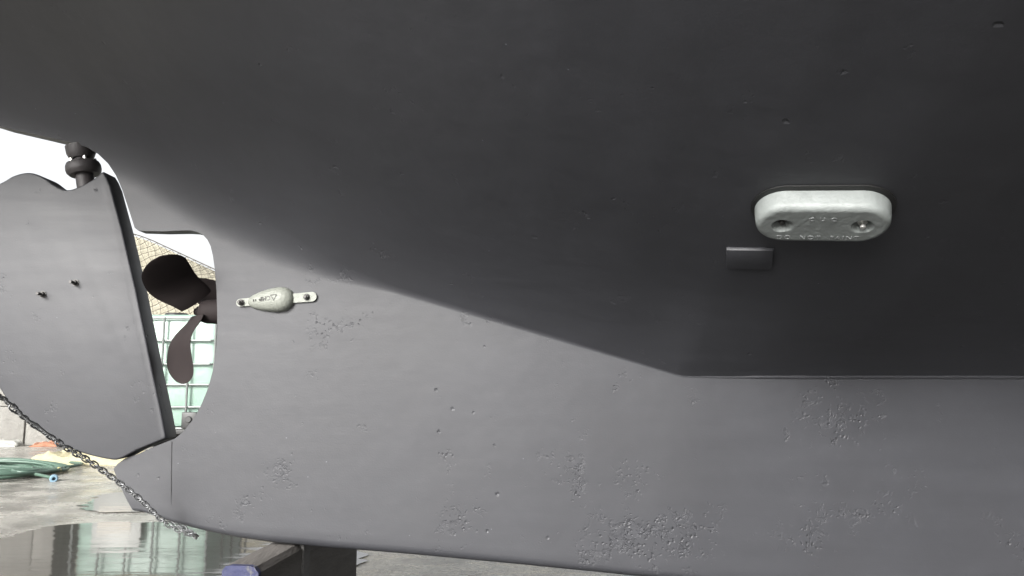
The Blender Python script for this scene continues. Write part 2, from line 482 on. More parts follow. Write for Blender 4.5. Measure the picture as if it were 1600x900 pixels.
for i in range(1, 4):
    for xx, s in ((TX0, -1), (TX1, 1)):
        bm = bmesh.new(); add_tube(bm, [(xx + s*.0135, TY + TD*i/4, .16), (xx + s*.0135, TY + TD*i/4, 1.19)], .011, 8); obj("cage_post", bm, M_CAGE, tote)
bm = bmesh.new(); add_box(bm, (TX0 + .44, TY - .03, .62), (.44, .006, .62), bevel=.002)
pl = obj("marking_plate", bm, M_PLATE, tote)
bm = bmesh.new(); add_box(bm, (TX0 + .42, TY - .035, .66), (.30, .003, .2)); obj("paper_sheet", bm, M_PAPER, pl)
bm = bmesh.new()
add_box(bm, (-2.97, TY - .02, .24), (.14, .05, .15), bevel=.01)
add_lathe(bm, [(.030, 0), (.030, .012), (.026, .016)], Matrix.Translation((-2.97, TY - .045, .25)) @ Matrix.Rotation(R(90), 4, 'X'), 20)
obj("outlet_valve", bm, M_BLACK, tote)

# ------------------------------------------------------------------ boat
boat = empty("sailboat", (0, 0, .3))
tag(boat, "grey painted sailboat hull with long keel, propped up out of the water", "sailboat")

ZK = [(-2.6, 1.72), (-2.0, 1.52), (-1.33, 1.303), (-1.10, 1.232), (-.95, 1.172), (-.85, 1.115), (-.75, 1.058), (-.58, .972), (-.44, .911), (.40, .655), (9, .655)]
TT = [(-2.6, .012), (-1.3, .016), (-1.1, .018), (-.85, .022), (-.75, .036), (-.6, .050), (0, .095), (.4, .118), (1.5, .15), (3.5, .13), (5.2, .03)]
BOT = [(-1.4, at(205, 804, -.06).z - .004)] + [(at(u, v, -.06).x, at(u, v, -.06).z) for u, v in
      [(205, 804), (240, 817), (270, 825.5), (300, 833), (360, 845), (420, 853), (500, 859.5), (620, 867), (800, 881), (1000, 898.5), (1300, 922)]] + [(1.7, .10), (3.6, .10), (4.4, .25), (5.4, .60)]
BB = [(-2.6, .95), (-2, 1.15), (-1, 1.35), (0, 1.46), (1.2, 1.6), (2.4, 1.62), (3.6, 1.45), (4.8, 1.02), (5.6, .5), (6.1, .08)]
DEAD = [(-2.6, .34), (-1.2, .40), (-.6, .36), (0, .32), (1, .30), (3, .42), (5, .9), (6, 1.4)]
FIL = [(-2.6, .02), (-1.3, .03), (-1.1, .03), (-1.0, .05), (-.85, .06), (-.7, .06), (-.58, .05), (-.45, .028), (-.3, .010), (0, .007), (.35, .004), (6, .003)]
ZSHEER = [(-2.6, 2.0), (2, 1.85), (6.2, 2.2)]
GARB = [(-2.6, .13), (-1.2, .13), (-.8, .13), (-.4, .115), (.2, .065), (.6, .042), (3, .03), (5, 0)]     # hollow garboards
def hull_z(x, s):
    zk, tk, a = smooth_interp(ZK, x, .012), interp(TT, x), smooth_interp(DEAD, x, .1)
    q = s - tk
    w = min(1, max(0, q / .30)); w = w * w * (3 - 2 * w)
    zk += (smooth_interp(ZK, x, .34) - zk) * w           # the kink of the joint fades out into a fair bottom
    return zk + a * q + .11 * q * q + smooth_interp(GARB, x, .05) * (1 - math.exp(-max(q, 0) / .13))
def section(x):
    zk, tk = smooth_interp(ZK, x, .012), smooth_interp(TT, x, .04)
    zb = smooth_interp(BOT, x, .02)
    if x > 5.35: zb = zk - .02
    zb = min(zb, zk - .012)
    B = max(smooth_interp(BB, x, .15), tk + .04)
    f = smooth_interp(FIL, x, .03)
    tb = tk * .80                                      # the keel narrows a little towards its foot
    pts, kind = [(0.0, zb)], []
    r = min(.022, tb * .5, (zk - zb) * .3)
    for k in range(6):
        a = math.pi / 2 * k / 5
        pts.append((tb - r + r * math.sin(a), zb + r - r * math.cos(a)))
    z0 = zb + r
    f_k = min(f, (zk - z0) * .8)
    for k in range(1, 31):                              # keel side
        w = k / 30; z = z0 + (zk - f_k - z0) * w
        pts.append((tb + (tk - tb) * ((z - z0) / max(zk - z0, 1e-4)), z))
    pk = Vector(pts[-1]); pc = Vector((tk, zk)); s1 = tk + f * .95
    ph = Vector((s1, hull_z(x, s1)))
    nk = len(pts)
    for k in range(1, 15):                              # fillet between keel and hull
        w = k / 14
        p = pk * (1-w)**2 + pc * 2*w*(1-w) + ph * w*w
        pts.append((p.x, p.y))
    nh = nk + 7
    se = max(s1 + .01, B - .42 * min(1, B))
    for k in range(1, 41):                              # bottom of the hull
        s = s1 + (se - s1) * k / 40
        pts.append((s, hull_z(x, s)))
    ze = hull_z(x, se); sl = smooth_interp(DEAD, x, .1) + .22 * (se - tk)
    zc = ze + sl * (B - se); zs = interp(ZSHEER, x)
    zt = min(zc + .35, zs - .3)
    for k in range(1, 13):                              # turn of the bilge
        w = k / 12
        p = Vector((se, ze)) * (1-w)**2 + Vector((B, min(zc, zt - .05))) * 2*w*(1-w) + Vector((B, zt)) * w*w
        pts.append((p.x, p.y))
    nt = len(pts) - 1
    for k in range(1, 7): pts.append((B + .03 * k / 6, zt + (zs - zt) * k / 6))
    pts.append(((B + .03) * .5, zs + .05)); pts.append((0.0, zs + .07))
    return pts, nh, nt

xs = [-2.5, -2.3, -2.1, -1.95, -1.8, -1.7, -1.6] + [-1.5 + .02*i for i in range(146)] + [1.5 + .1*i for i in range(1, 46)]
bm = bmesh.new(); rings = []
for x in xs:
    pts, nh, nt = section(x)
    near = [bm.verts.new((x, -s, z)) for s, z in pts]
    far = [near[0]] + [bm.verts.new((x, s, z)) for s, z in pts[1:-1]] + [near[-1]]
    rings.append((near, far))
for (n0, f0), (n1, f1) in zip(rings, rings[1:]):
    m = len(n0)
    for i in range(m - 1):
        mi = 1 if i < nh else (0 if i < nt else 2)
        a = bm.faces.new((n0[i], n1[i], n1[i+1], n0[i+1])); a.material_index = mi
        b = bm.faces.new((f0[i], f0[i+1], f1[i+1], f1[i])); b.material_index = mi
for (nn, ff), rev in ((rings[0], False), (rings[-1], True)):
    loop = nn + ff[-2:0:-1]
    fc = bm.faces.new(loop if not rev else loop[::-1]); fc.material_index = 2
bmesh.ops.recalc_face_normals(bm, faces=bm.faces[:])
raw = bpy.data.meshes.new("raw"); bm.to_mesh(raw); bm.free()
for nm in (M_PAINT, M_PAINT, M_TOPSIDE): raw.materials.append(nm)
ro = bpy.data.objects.new("raw", raw); COL.objects.link(ro)

# everything aft of the keel that is open water round the rudder and the propeller
def P0(u, v): p = at(u, v, -.033); return (p.x, p.z)
cut = [P0(*q) for q in [(-60, 178), (0, 196.5), (60, 210), (110, 221.5), (134, 229), (152, 240), (166, 254), (177, 272), (187, 296), (197, 326), (206, 354),
       (212, 359), (250, 360), (284, 359), (297, 359.5), (308, 362), (317, 367), (324, 374.5), (329.5, 385), (333, 399), (336, 420), (339, 455), (340, 490), (340, 520), (338, 548), (333, 578), (325, 606),
       (313, 634), (299, 657), (284, 675), (270, 686), (254, 692), (236, 699), (212, 710), (190, 717.5), (178, 726), (171.5, 734), (176, 746), (184, 765), (193, 784), (201, 798), (206, 803), (214, 807.5), (226, 811.5)]]
cut += [(cut[-1][0] + .0, cut[-1][1] - .05), (cut[-1][0] - .1, .1), (-3.2, .1), (-3.2, 1.62)]
bmc = bmesh.new(); add_prism(bmc, cut, -.17, .17); bmesh.ops.recalc_face_normals(bmc, faces=bmc.faces[:])
for f in bmc.faces: f.material_index = 0
cm = bpy.data.meshes.new("cut"); bmc.to_mesh(cm); bmc.free()
for nm in (M_PAINT,): cm.materials.append(nm)
co = bpy.data.objects.new("cut", cm); COL.objects.link(co)
md = ro.modifiers.new("cut", 'BOOLEAN'); md.operation = 'DIFFERENCE'; md.object = co; md.solver = 'EXACT'
dg = bpy.context.evaluated_depsgraph_get()
full = bpy.data.meshes.new_from_object(ro.evaluated_get(dg), depsgraph=dg)
bpy.data.objects.remove(ro); bpy.data.objects.remove(co)
for p in full.polygons: p.use_smooth = True
full.set_sharp_from_angle(angle=R(30))
cn = [tuple(c.vector) for c in full.corner_normals]
def side(p):
    if p.material_index == 2: return 2
    c = p.center
    if p.material_index == 1: return 1
    return 0 if c.z > smooth_interp(ZK, c.x, .012) - .004 else 1
sides = [side(p) for p in full.polygons]
for which, name, mat in ((0, "hull", M_PAINT), (1, "keel", M_PAINT), (2, "topside", M_TOPSIDE)):
    idx, verts, faces, nrm = {}, [], [], []
    for p, sd_ in zip(full.polygons, sides):
        if sd_ != which: continue
        f = []
        for li, vi in zip(p.loop_indices, p.vertices):
            if vi not in idx: idx[vi] = len(verts); verts.append(full.vertices[vi].co[:])
            f.append(idx[vi]); nrm.append(cn[li])
        faces.append(f)
    me = bpy.data.meshes.new(name); me.from_pydata(verts, [], faces); me.update()
    for p in me.polygons: p.use_smooth = True
    me.normals_split_custom_set(nrm)
    me.materials.append(mat)
    o = bpy.data.objects.new(name, me); COL.objects.link(o)
    o.parent = boat; o.matrix_parent_inverse = boat.matrix_world.inverted()
    if which == 1: keel = o
    if which == 0: hull = o

def on_hull(u, v):
    d = ray(u, v); lo, hi = .2, 1.9
    f = lambda t: (CAM_Z + d.z * t) - hull_z(d.x * t, -(CAM_Y + d.y * t))
    for _ in range(60):
        m = (lo + hi) / 2
        if f(m) > 0: hi = m
        else: lo = m
        # above the hull surface seen from below: f > 0 inside the boat
    t_ = (lo + hi) / 2
    return Vector((d.x * t_, CAM_Y + d.y * t_, CAM_Z + d.z * t_))
def hull_frame(p, along_=None):
    e = .004; s = -p.y
    dx = Vector((e, 0, hull_z(p.x + e, s) - hull_z(p.x, s))); ds = Vector((0, -e, hull_z(p.x, s + e) - hull_z(p.x, s)))
    n = dx.cross(ds)
    if n.z > 0: n = -n
    q = Vector((p.x, p.y, hull_z(p.x, s)))
    return frame(q, n, along_ or dx)

# sealant bead along the joint of keel and hull
bm = bmesh.new(); pts = []
for i in range(260):
    x = .385 + i * .012
    pts.append((x, -interp(TT, x) - .0005, smooth_interp(ZK, x, .012) - .001 + .0012 * mnoise.noise(Vector((x*9, 0, 0)))))
add_tube(bm, pts, lambda i: min(1, (i + 2) / 22) * .0046 + .0016 * min(1, i / 22) * mnoise.noise(Vector((i*.35, 4, 0))), 8)
obj("joint_bead", bm, M_PAINT, keel)

# fine vertical joint of the heel casting: a thin raised seam line
bm = bmesh.new()
sp = [at(268.5, v, -.036 - .0) for v in (690, 700, 720, 745, 770, 796)]
M_SEAM = simple("open_seam", (.03, .03, .032), .8, .2, 40, .0004)
def keel_y(x, z):
    zk, tk = smooth_interp(ZK, x, .012), smooth_interp(TT, x, .04)
    zb = smooth_interp(BOT, x, .02)
    return -(tk * .8 + tk * .2 * min(1, max(0, (z - zb) / (zk - zb))))
def on_keel(u, v):
    y = -.04
    for _ in range(8):
        p = at(u, v, y); y = keel_y(p.x, p.z)
    return at(u, v, y)
sp = [on_keel(268.5 - .25*i, v) for i, v in enumerate((690, 700, 720, 745, 770, 790))]
add_tube(bm, sp, lambda i: .0014 if i < 5 else .0004, 6)
obj("heel_seam", bm, M_SEAM, keel)

# ---- flush square patch and big anode under the hull
HX = Vector((1, 0, 0))
p = on_hull(1171, 402); MP = hull_frame(p, on_hull(1200, 402.5) - on_hull(1140, 401.5))
bm = bmesh.new(); add_box(bm, (0, 0, .001), (.0815, .064, .011), MP, bevel=.0022)
obj("pad", bm, M_PAINT, hull)

def stadium_mound(L, W, T, rnd, holes, hole_r, hole_d, rings=64, n=220, wobble=.0003):
    """a cast block with round ends: list of rings from the outline inwards; local z is out of the hull"""
    bm = bmesh.new(); Rr = W / 2; c = L / 2 - Rr; out = []
    per = 4 * c + 2 * math.pi * Rr
    def ring_pt(i, d):
        s = per * i / n; r = Rr - d
        if s < 2*c: return Vector((-c + s, -r))
        s -= 2*c
        if s < math.pi*Rr: a = -math.pi/2 + s / Rr; return Vector((c + r*math.cos(a), r*math.sin(a)))
        s -= math.pi*Rr
        if s < 2*c: return Vector((c - s, r))
        s -= 2*c
        a = math.pi/2 + s / Rr; return Vector((-c + r*math.cos(a), r*math.sin(a)))
    ds = [(0, -.004), (.0006, T*.25), (.0012, T*.48), (.002, T - rnd)]
    for k in range(1, 9):
        a = math.pi/2 * k / 8
        ds.append((.002 + rnd*(1 - math.cos(a)), T - rnd + rnd * math.sin(a)))
    d0 = ds[-1][0]
    for k in range(1, rings + 1): ds.append((d0 + (Rr - d0 - .0004) * k / rings, T))
    prev = None
    for d, h in ds:
        ring = []
        for i in range(n):
            q = ring_pt(i, d); z = h
            if h > T * .3:
                z += wobble * mnoise.noise(Vector((q.x*90, q.y*90, 0)))
                for hx, hy in holes:
                    rr = math.hypot(q.x - hx, q.y - hy)
                    if rr < hole_r:
                        w = min(1, (hole_r - rr) / (hole_r * .55)); z -= hole_d * w * w * (3 - 2*w)
            ring.append(bm.verts.new((q.x, q.y, z)))
        if prev:
            for i in range(n): bm.faces.new((prev[i], prev[(i+1) % n], ring[(i+1) % n], ring[i]))
        prev = ring
    # close along the middle line
    half = n
    bmesh.ops.holes_fill(bm, edges=[e for e in bm.edges if e.is_boundary and all(v in set(prev) for v in e.verts)], sides=0)
    return bm

def lettering(name, text, size, M, mat, parent, depth=.0012, flip=False, spacing=1.0, offset=0):
    cu = bpy.data.curves.new(name, 'FONT'); cu.body = text; cu.size = size; cu.align_x = 'CENTER'; cu.align_y = 'CENTER'
    cu.extrude = depth; cu.space_character = spacing; cu.resolution_u = 3; cu.offset = offset
    o = bpy.data.objects.new(name, cu); COL.objects.link(o)
    dg = bpy.context.evaluated_depsgraph_get()
    me = bpy.data.meshes.new_from_object(o.evaluated_get(dg)); bpy.data.objects.remove(o)
    me.name = name; me.materials.clear(); me.transform(M)
    return link(name, me, mat, parent, flat=True)

pa = on_hull(1283, 326); MA = hull_frame(pa, on_hull(1340, 336) - on_hull(1220, 335.5))
# frame: x along the boat, z out of the hull, y = z cross x
AL, AW, AT = .206, .098, .036
anode = obj("hull_anode", stadium_mound(AL, AW, AT, .011, [(-.060, 0), (.060, 0)], .0168, .018), M_ZINC_A, boat, 50)
place(anode, MA)
tag(anode, "pale zinc oblong")
outb = 1 if (MA.to_3x3() @ Vector((0, 1, 0))).y < 0 else -1          # +1 when local y points outboard
for hx, prot in ((-.060, .0), (.060, .007)):
    Mb = MA @ Matrix.Translation((hx, 0, AT - .0185))
    bm = bmesh.new()
    add_lathe(bm, [(.0105, -.003), (.0105, .002), (.0098, .0025)], Mb, 24)
    add_lathe(bm, [(.0082, .0026), (.0082, .0075 + prot*.3), (.0074, .0083 + prot*.3)], Mb, 6)
    add_lathe(bm, [(.0043, .005), (.0043, .013 + prot), (.0036, .0138 + prot)], Mb, 16)
    obj("bolt", bm, M_BOLT_BRIGHT if prot else M_BOLT, anode, 30)
bm = bmesh.new(); rim_o = []  # thin black rim modelled for the shade along the anode's outboard edge
for k in range(25): a = -math.pi/2 + math.pi*k/24; rim_o.append((AL/2 - AW/2 + (AW/2 + .006)*math.cos(a), (AW/2 + .006)*math.sin(a)))
for k in range(25): a = math.pi/2 + math.pi*k/24; rim_o.append((-AL/2 + AW/2 + (AW/2 + .006)*math.cos(a), (AW/2 + .006)*math.sin(a)))
A = [bm.verts.new((x, y + outb*.0045, -.006)) for x, y in rim_o]; B = [bm.verts.new((x, y + outb*.0045, .0022)) for x, y in rim_o]
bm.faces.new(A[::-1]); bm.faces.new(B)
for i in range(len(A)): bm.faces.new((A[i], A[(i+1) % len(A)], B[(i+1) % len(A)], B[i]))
place(obj("shade_rim", bm, M_BLACK, anode, 40), MA)
Rt = Matrix.Identity(4) if outb > 0 else Matrix.Rotation(math.pi, 4, 'Z')
lettering("lettering", "DO  NOT  PAINT", .0135, MA @ Matrix.Translation((-.004, -outb*.0305, AT + .0002)) @ Rt, M_MARK, anode, depth=.0006, spacing=1.25)
lettering("lettering", "C U Q", .0125, MA @ Matrix.Translation((0, outb*.0185, AT + .0002)) @ Rt, M_MARK, anode, depth=.0006, spacing=1.3)
for k in anode.children: k["label"] = k.get("label", "") or k.name.split(".")[0].replace("_", " ")

# ---- small teardrop anode on the keel
pk = on_keel(428, 469); e1 = on_keel(376, 474.5); e2 = on_keel(484, 465.5)
ax = (e2 - e1).normalized(); nrm_ = Vector((0, -1, 0)); nrm_ = (nrm_ - ax * nrm_.dot(ax)).normalized()
MT = frame(pk, nrm_, ax)
def to_t(p): return MT.inverted() @ p
bm = bmesh.new(); Lt = .1165; n = 48; rings = []
prof = [(0, .006), (.04, .0125), (.12, .0175), (.25, .0225), (.40, .0268), (.55, .0298), (.68, .031), (.78, .0300), (.87, .0265), (.94, .0205), (.98, .0135), (1.0, .004)]
x_tip = to_t(on_keel(389, 472)).x
NS = 60
for i in range(NS + 1):
    s = i / NS; s = 1 - (1 - s) ** 1.5 if s > .0 else 0
    w = sum(interp(prof, s + k*.012) for k in (-1, 0, 1)) / 3
    hgt = w * .95
    ring = []
    for k in range(n // 2 + 1):
        a = math.pi * k / (n // 2)
        yy = w * math.cos(a); zz = -.004 + (hgt + .004) * math.sin(a) ** .75
        ring.append(bm.verts.new((x_tip + Lt * s, yy, zz)))
    rings.append(ring)
for A, B in zip(rings, rings[1:]):
    for k in range(n // 2): bm.faces.new((A[k], B[k], B[k+1], A[k+1]))
bm.faces.new(rings[0]); bm.faces.new(rings[-1][::-1])
tear = obj("keel_anode", bm, M_ZINC_B, boat, 60); place(tear, MT)
# strap with rounded ends
bm = bmesh.new(); xl, xr = to_t(on_keel(371, 475)).x, to_t(on_keel(496, 465)).x
def strap_y(x): return 0
out = []
for k in range(13): a = math.pi/2 + math.pi * k / 12; out.append((xl + .0095 + .0095*math.cos(a), .0095*math.sin(a)))
for k in range(13): a = -math.pi/2 + math.pi * k / 12; out.append((xr - .0118 + .0118*math.cos(a), .0118*math.sin(a)))
A = [bm.verts.new((x, y, .002)) for x, y in out]; B = [bm.verts.new((x, y, .0062)) for x, y in out]
bm.faces.new(A[::-1]); bm.faces.new(B); m = len(out)
for i in range(m): bm.faces.new((A[i], A[(i+1) % m], B[(i+1) % m], B[i]))
st_ = obj("strap", bm, M_ZINC_B, tear, 30); place(st_, MT)
for q, mat, hgt in ((on_keel(379, 473.5), M_BOLT, .017), (on_keel(481, 466), M_BOLT, .012)):
    lx = to_t(q).x
    Mb = MT @ Matrix.Translation((lx, 0, .0062)); bm = bmesh.new()
    add_lathe(bm, [(.0082, -.003), (.0082, .0018), (.0075, .0022)], Mb, 20)
    add_lathe(bm, [(.0066, .0023), (.0066, .0078), (.0058, .0086)], Mb, 6)
    add_lathe(bm, [(.0038, .007), (.0038, hgt), (.0031, hgt + .0007)], Mb, 14)
    bm.normal_update(); obj("bolt", bm, mat, tear, 30)
zt_ = .0268 * .95 + .0012
Mtx = MT @ Matrix.Translation((x_tip + .052, .003, zt_)) @ Matrix.Rotation(R(-4), 4, 'Y') @ Matrix.Rotation(math.pi, 4, 'Z')
lettering("lettering", "CMP", .0145, Mtx, M_DARKMARK, tear, depth=.0012, spacing=1.1)
lettering("lettering", "11", .008, MT @ Matrix.Translation((x_tip + .024, .001, .0215)) @ Matrix.Rotation(R(-14), 4, 'Y') @ Matrix.Rotation(math.pi, 4, 'Z'), M_DARKMARK, tear, depth=.0012, spacing=1.6)
bm = bmesh.new()
tp = [Vector((x_tip + .067, .0095, .0292)), Vector((x_tip + .083, .0095, .0296)), Vector((x_tip + .075, -.004, .0300))]
for a, b in zip(tp, tp[1:] + tp[:1]): add_tube(bm, [a, b], .0007, 6)
place(obj("triangle_mark", bm, M_DARKMARK, tear), MT)

# ---- rudder
def PR(u, v): p = at(u, v, -.031); return Vector((p.x, 0, p.z))
top = catmull([PR(-78, 330), PR(-45, 305), PR(0, 286), PR(22, 274), PR(45, 269.5), PR(66, 276), PR(86, 290), PR(104, 296.5), PR(124, 291), PR(146, 279), PR(158, 268.5)], 6)
lead = [PR(161, 268), PR(166, 276), PR(172, 290), PR(190, 357), PR(213, 456), PR(238, 580), PR(252, 645), PR(258.5, 680), PR(258.5, 685)]
low = catmull([PR(250, 688.5), PR(215, 703), PR(186, 717.5), PR(168, 717.5), PR(140, 711.5), PR(112, 702), PR(84, 688.5), PR(52, 668), PR(22, 640), PR(-5, 600), PR(-45, 525), PR(-72, 440), PR(-84, 370)], 6)
ol = [(p.x, p.z) for p in top[:-1] + lead + low[:-1]]
bm = bmesh.new(); add_prism(bm, ol, -.031, .031)
bmesh.ops.recalc_face_normals(bm, faces=bm.faces[:])
es = [e for e in bm.edges if abs(e.verts[0].co.y - e.verts[1].co.y) < 1e-5]
bmesh.ops.bevel(bm, geom=es, offset=.0045, segments=3, affect='EDGES', profile=.5)
rudder = obj("rudder", bm, M_PAINT, boat, 40)
for u, v in ((67, 460), (118, 442)):
    q = at(u, v, -.031)
    Mb = frame(q, (0, -1, 0), (1, 0, 0)); bm = bmesh.new()
    add_lathe(bm, [(.0088, -.002), (.0088, .0018)], Mb, 18)
    add_lathe(bm, [(.0068, .0018), (.0068, .008), (.006, .009)], Mb, 6)
    add_lathe(bm, [(.004, .008), (.004, .022), (.0032, .0228)], Mb, 12)
    obj("bolt", bm, M_BOLT, rudder, 30)
# stock: shaft into the rudder, ring nut, gland under the hull
a0, a1 = at(136, 300, 0), at(124, 220, 0)
axs = (a1 - a0).normalized(); MS = frame(a0, axs, (1, 0, 0)); H = (a1 - a0).length
bm = bmesh.new()
add_lathe(bm, [(.0215, -.10), (.0215, H*.42), (.0205, H*.45), (.0205, H + .08)], MS, 28)
stock = obj("rudder_stock", bm, M_STOCK, boat, 40)
bm = bmesh.new()
hh = H * .36
add_lathe(bm, [(.019, hh - .004), (.034, hh - .004), (.040, hh + .003), (.0415, hh + .010), (.041, hh + .020), (.038, hh + .027), (.030, hh + .031), (.019, hh + .031)], MS, 36)
obj("packing_nut", bm, M_STOCK, stock, 40)
bm = bmesh.new(); hh = H * .64
add_lathe(bm, [(.019, hh), (.026, hh), (.030, hh + .006), (.034, hh + .016), (.035, hh + .034)], MS, 32)
gl = obj("gland", bm, M_STOCK, stock, 40)
for k in range(5):
    a = 2*math.pi*k/5 + .4
    Mb = MS @ Matrix.Translation((.0285*math.cos(a), .0285*math.sin(a), H*.36 + .031)); bm = bmesh.new()
    add_lathe(bm, [(.0046, -.002), (.0046, .006), (.004, .0066)], Mb, 6); obj("bolt", bm, M_BOLT_BRIGHT, stock, 30)

# ---- propeller
hub = at(321, 487, 0)
prop = empty("propeller", hub); prop.parent = boat; prop.matrix_parent_inverse = boat.matrix_world.inverted()
bm = bmesh.new()
Mh = frame(hub, (-1, 0, .0), (0, 1, 0))
add_lathe(bm, [(.030, -.075), (.031, -.03), (.030, -.004), (.027, .006), (.021, .011), (.018, .012)], Mh, 32)
hubo = obj("hub", bm, M_PROP, prop, 40)
bm = bmesh.new(); add_lathe(bm, [(.0145, .008), (.0145, .018), (.0125, .020)], Mh, 6); add_lathe(bm, [(.009, .018), (.009, .025), (.0075, .027)], Mh, 16)
obj("shaft_nut", bm, M_PROP, prop, 30)
bm = bmesh.new(); add_lathe(bm, [(.0165, -.30), (.0165, .004)], Mh, 20); obj("shaft", bm, M_BOLT, prop)
BR = .192
BHUB = at(311.9, 480.0, 0)
KN = [0, .25, .5, .75, 1.0]
B_LEAD = list(zip(KN, (.043, .0690, .0740, .0690, .0600))); B_TRAIL = list(zip(KN, (-.037, -.0405, -.0430, -.0390, -.0290)))
B_PITCH = [(0, 40), (.5, 50.9), (1, 65.9)]; B_RAKE = [(0, 0), (.33, -.0518), (.67, -.0531), (1, -.0402)]
def blade(theta):
    """theta: direction of the blade in the y-z plane, measured from +y towards +z"""
    er = Vector((0, math.cos(theta), math.sin(theta))); et = Vector((1, 0, 0)).cross(er)      # tangent
    bm = bmesh.new(); ns, nc = 44, 22; up, lo = [], []
    for i in range(ns + 1):
        w = i / ns; r = .022 + (BR - .022) * w
        le, te = smooth_interp(B_LEAD, w, .2), smooth_interp(B_TRAIL, w, .2)
        tipk = max(0.0, 1 - ((w - .72) / .281) ** 2) ** .5 if w > .72 else 1.0
        ch = max((le - te) * tipk, .004); skew = (le + te) / 2
        ph = R(smooth_interp(B_PITCH, w, .2)); rake = smooth_interp(B_RAKE, w, .12)
        th = .011 * (1 - w) ** 1.1 + .0022
        cdir = et * (TW * math.cos(ph)) + Vector((1, 0, 0)) * math.sin(ph)
        nd = cdir.cross(er).normalized()
        a, b = [], []
        for k in range(nc + 1):
            c = k / nc - .5
            base = BHUB + er * r + Vector((rake, 0, 0)) + cdir * (c * ch + skew)
            tk = th * (1 - (2*c)**2) ** .5 if abs(c) < .5 else 0
            tk = max(tk, .0004); camb = .0213 * ch * (1 - (2*c)**2)
            a.append(bm.verts.new(base + nd * (camb + tk / 2))); b.append(bm.verts.new(base + nd * (camb - tk / 2)))
        up.append(a); lo.append(b)
    for i in range(ns):
        for k in range(nc):
            bm.faces.new((up[i][k], up[i][k+1], up[i+1][k+1], up[i+1][k])); bm.faces.new((lo[i][k], lo[i+1][k], lo[i+1][k+1], lo[i][k+1]))
        bm.faces.new((up[i][0], up[i+1][0], lo[i+1][0], lo[i][0])); bm.faces.new((up[i][nc], lo[i][nc], lo[i+1][nc], up[i+1][nc]))
    for row in (0, ns): bm.faces.new(up[row] + lo[row][::-1])
    return obj("blade", bm, M_PROP, prop, 60)
TW = -1
TH0 = 149
for k in range(3): blade(R(TH0 + 120 * k))

# ------------------------------------------------------------------ chain across the rudder
M_LINK = M_CHAIN
cp = [(-150, 520, -.80), (-70, 572, -.62), (0, 619, -.46), (30, 646, -.40), (60, 669, -.34), (100, 697, -.275), (140, 721, -.215), (178, 748, -.165), (215, 777, -.13), (250, 810, -.09), (272, 824, -.068), (288, 831, -.056), (302, 835.5, -.04), (306, 838, .0), (300, 834, .05), (250, 800, .12)]
path = catmull([at(u, v, y) for u, v, y in cp], 40)
chain = empty("chain", on_ground(300, 850)); tag(chain, "galvanised link chain slung across the rudder and under the keel heel", "chain")
pitch = .0128
lengths = [0]
for a, b in zip(path, path[1:]): lengths.append(lengths[-1] + (b - a).length)
def along(s):
    for i in range(len(path) - 1):
        if s <= lengths[i+1]:
            w = (s - lengths[i]) / max(1e-9, lengths[i+1] - lengths[i]); return path[i].lerp(path[i+1], w)
    return path[-1]
bm = bmesh.new(); lp = []; hl, hw = .0056, .0056
for k in range(9): a = -math.pi/2 + math.pi*k/8; lp.append((hl - .0012 + hw*math.cos(a), hw*math.sin(a), 0))
for k in range(9): a = math.pi/2 + math.pi*k/8; lp.append((-hl + .0012 + hw*math.cos(a), hw*math.sin(a), 0))
add_tube(bm, lp, .0017, 8, True)
lme = bpy.data.meshes.new("link"); bmesh.ops.recalc_face_normals(bm, faces=bm.faces[:]); bm.to_mesh(lme); bm.free(); lme.materials.append(M_LINK)
for p in lme.polygons: p.use_smooth = True
nl = int(lengths[-1] / pitch)
for i in range(nl):
    c = along((i + .5) * pitch); tdir = (along(min(lengths[-1], (i + .9) * pitch)) - along(max(0, (i + .1) * pitch))).normalized()
    up = Vector((0, -1, .25)) if i % 2 == 0 else Vector((0, .25, 1))
    up = up + Vector((random.uniform(-.2, .2),) * 3)
    M = frame(c, up - tdir * up.dot(tdir), tdir)
    lk = bpy.data.objects.new("link", lme); COL.objects.link(lk); lk.parent = chain
    lk.matrix_world = M; lk.matrix_parent_inverse = chain.matrix_world.inverted()
    lk.matrix_basis = M

# ------------------------------------------------------------------ timber under the keel
def timber_mat(name, col, seed):
    t = NT(name)
    v = t.pos((8, 1.4, 8), (seed, 0, R(20)))
    g = t.noise(6, v, 5, .65)
    c = t.mix(g, tuple(x*.6 for x in col), tuple(x*1.35 for x in col))
    return t.done(c, .85, t.bump(g, .006, .8))
M_TIMBER = timber_mat("weathered_timber", (.085, .078, .072), 0)
M_TIMBER_D = timber_mat("dark_timber", (.085, .083, .08), 1)
t = NT("worn_blue_paint")
w_ = t.ramp(t.noise(38, detail=5, rough=.7), [(.56, 0.), (.64, 1.)])
M_BLUE = t.done(t.mix(w_, (.015, .018, .056), (.06, .06, .07)), .7, t.bump(t.noise(60, detail=4), .003))
zt = smooth_interp(BOT, at(470, 857, -.05).x, .02) - .001
fr = on_ground(376, 884, zt)
_e = on_ground(416, 851.5, zt) - on_ground(350, 884, zt)
yaw = math.atan2(-_e.x, _e.y)
blk = empty("timber_block", (fr.x, -.1, 0))
tag(blk, "weathered timber block with a blue painted end wedged under the keel", "timber block")
TLn, TWd = .62, .084
Mw = Matrix.Translation((fr.x, fr.y, zt)) @ Matrix.Rotation(yaw, 4, 'Z') @ Matrix.Rotation(R(.0), 4, 'X')
bm = bmesh.new()
nx, ny = 16, 30
def tv(x, y, z):
    j = mnoise.noise(Vector((x*40, y*12, z*40))) * .0022
    return bm.verts.new((x + j, y + j, z + j * .6 if z < -.001 else z - abs(j)))
hgt = zt - .002
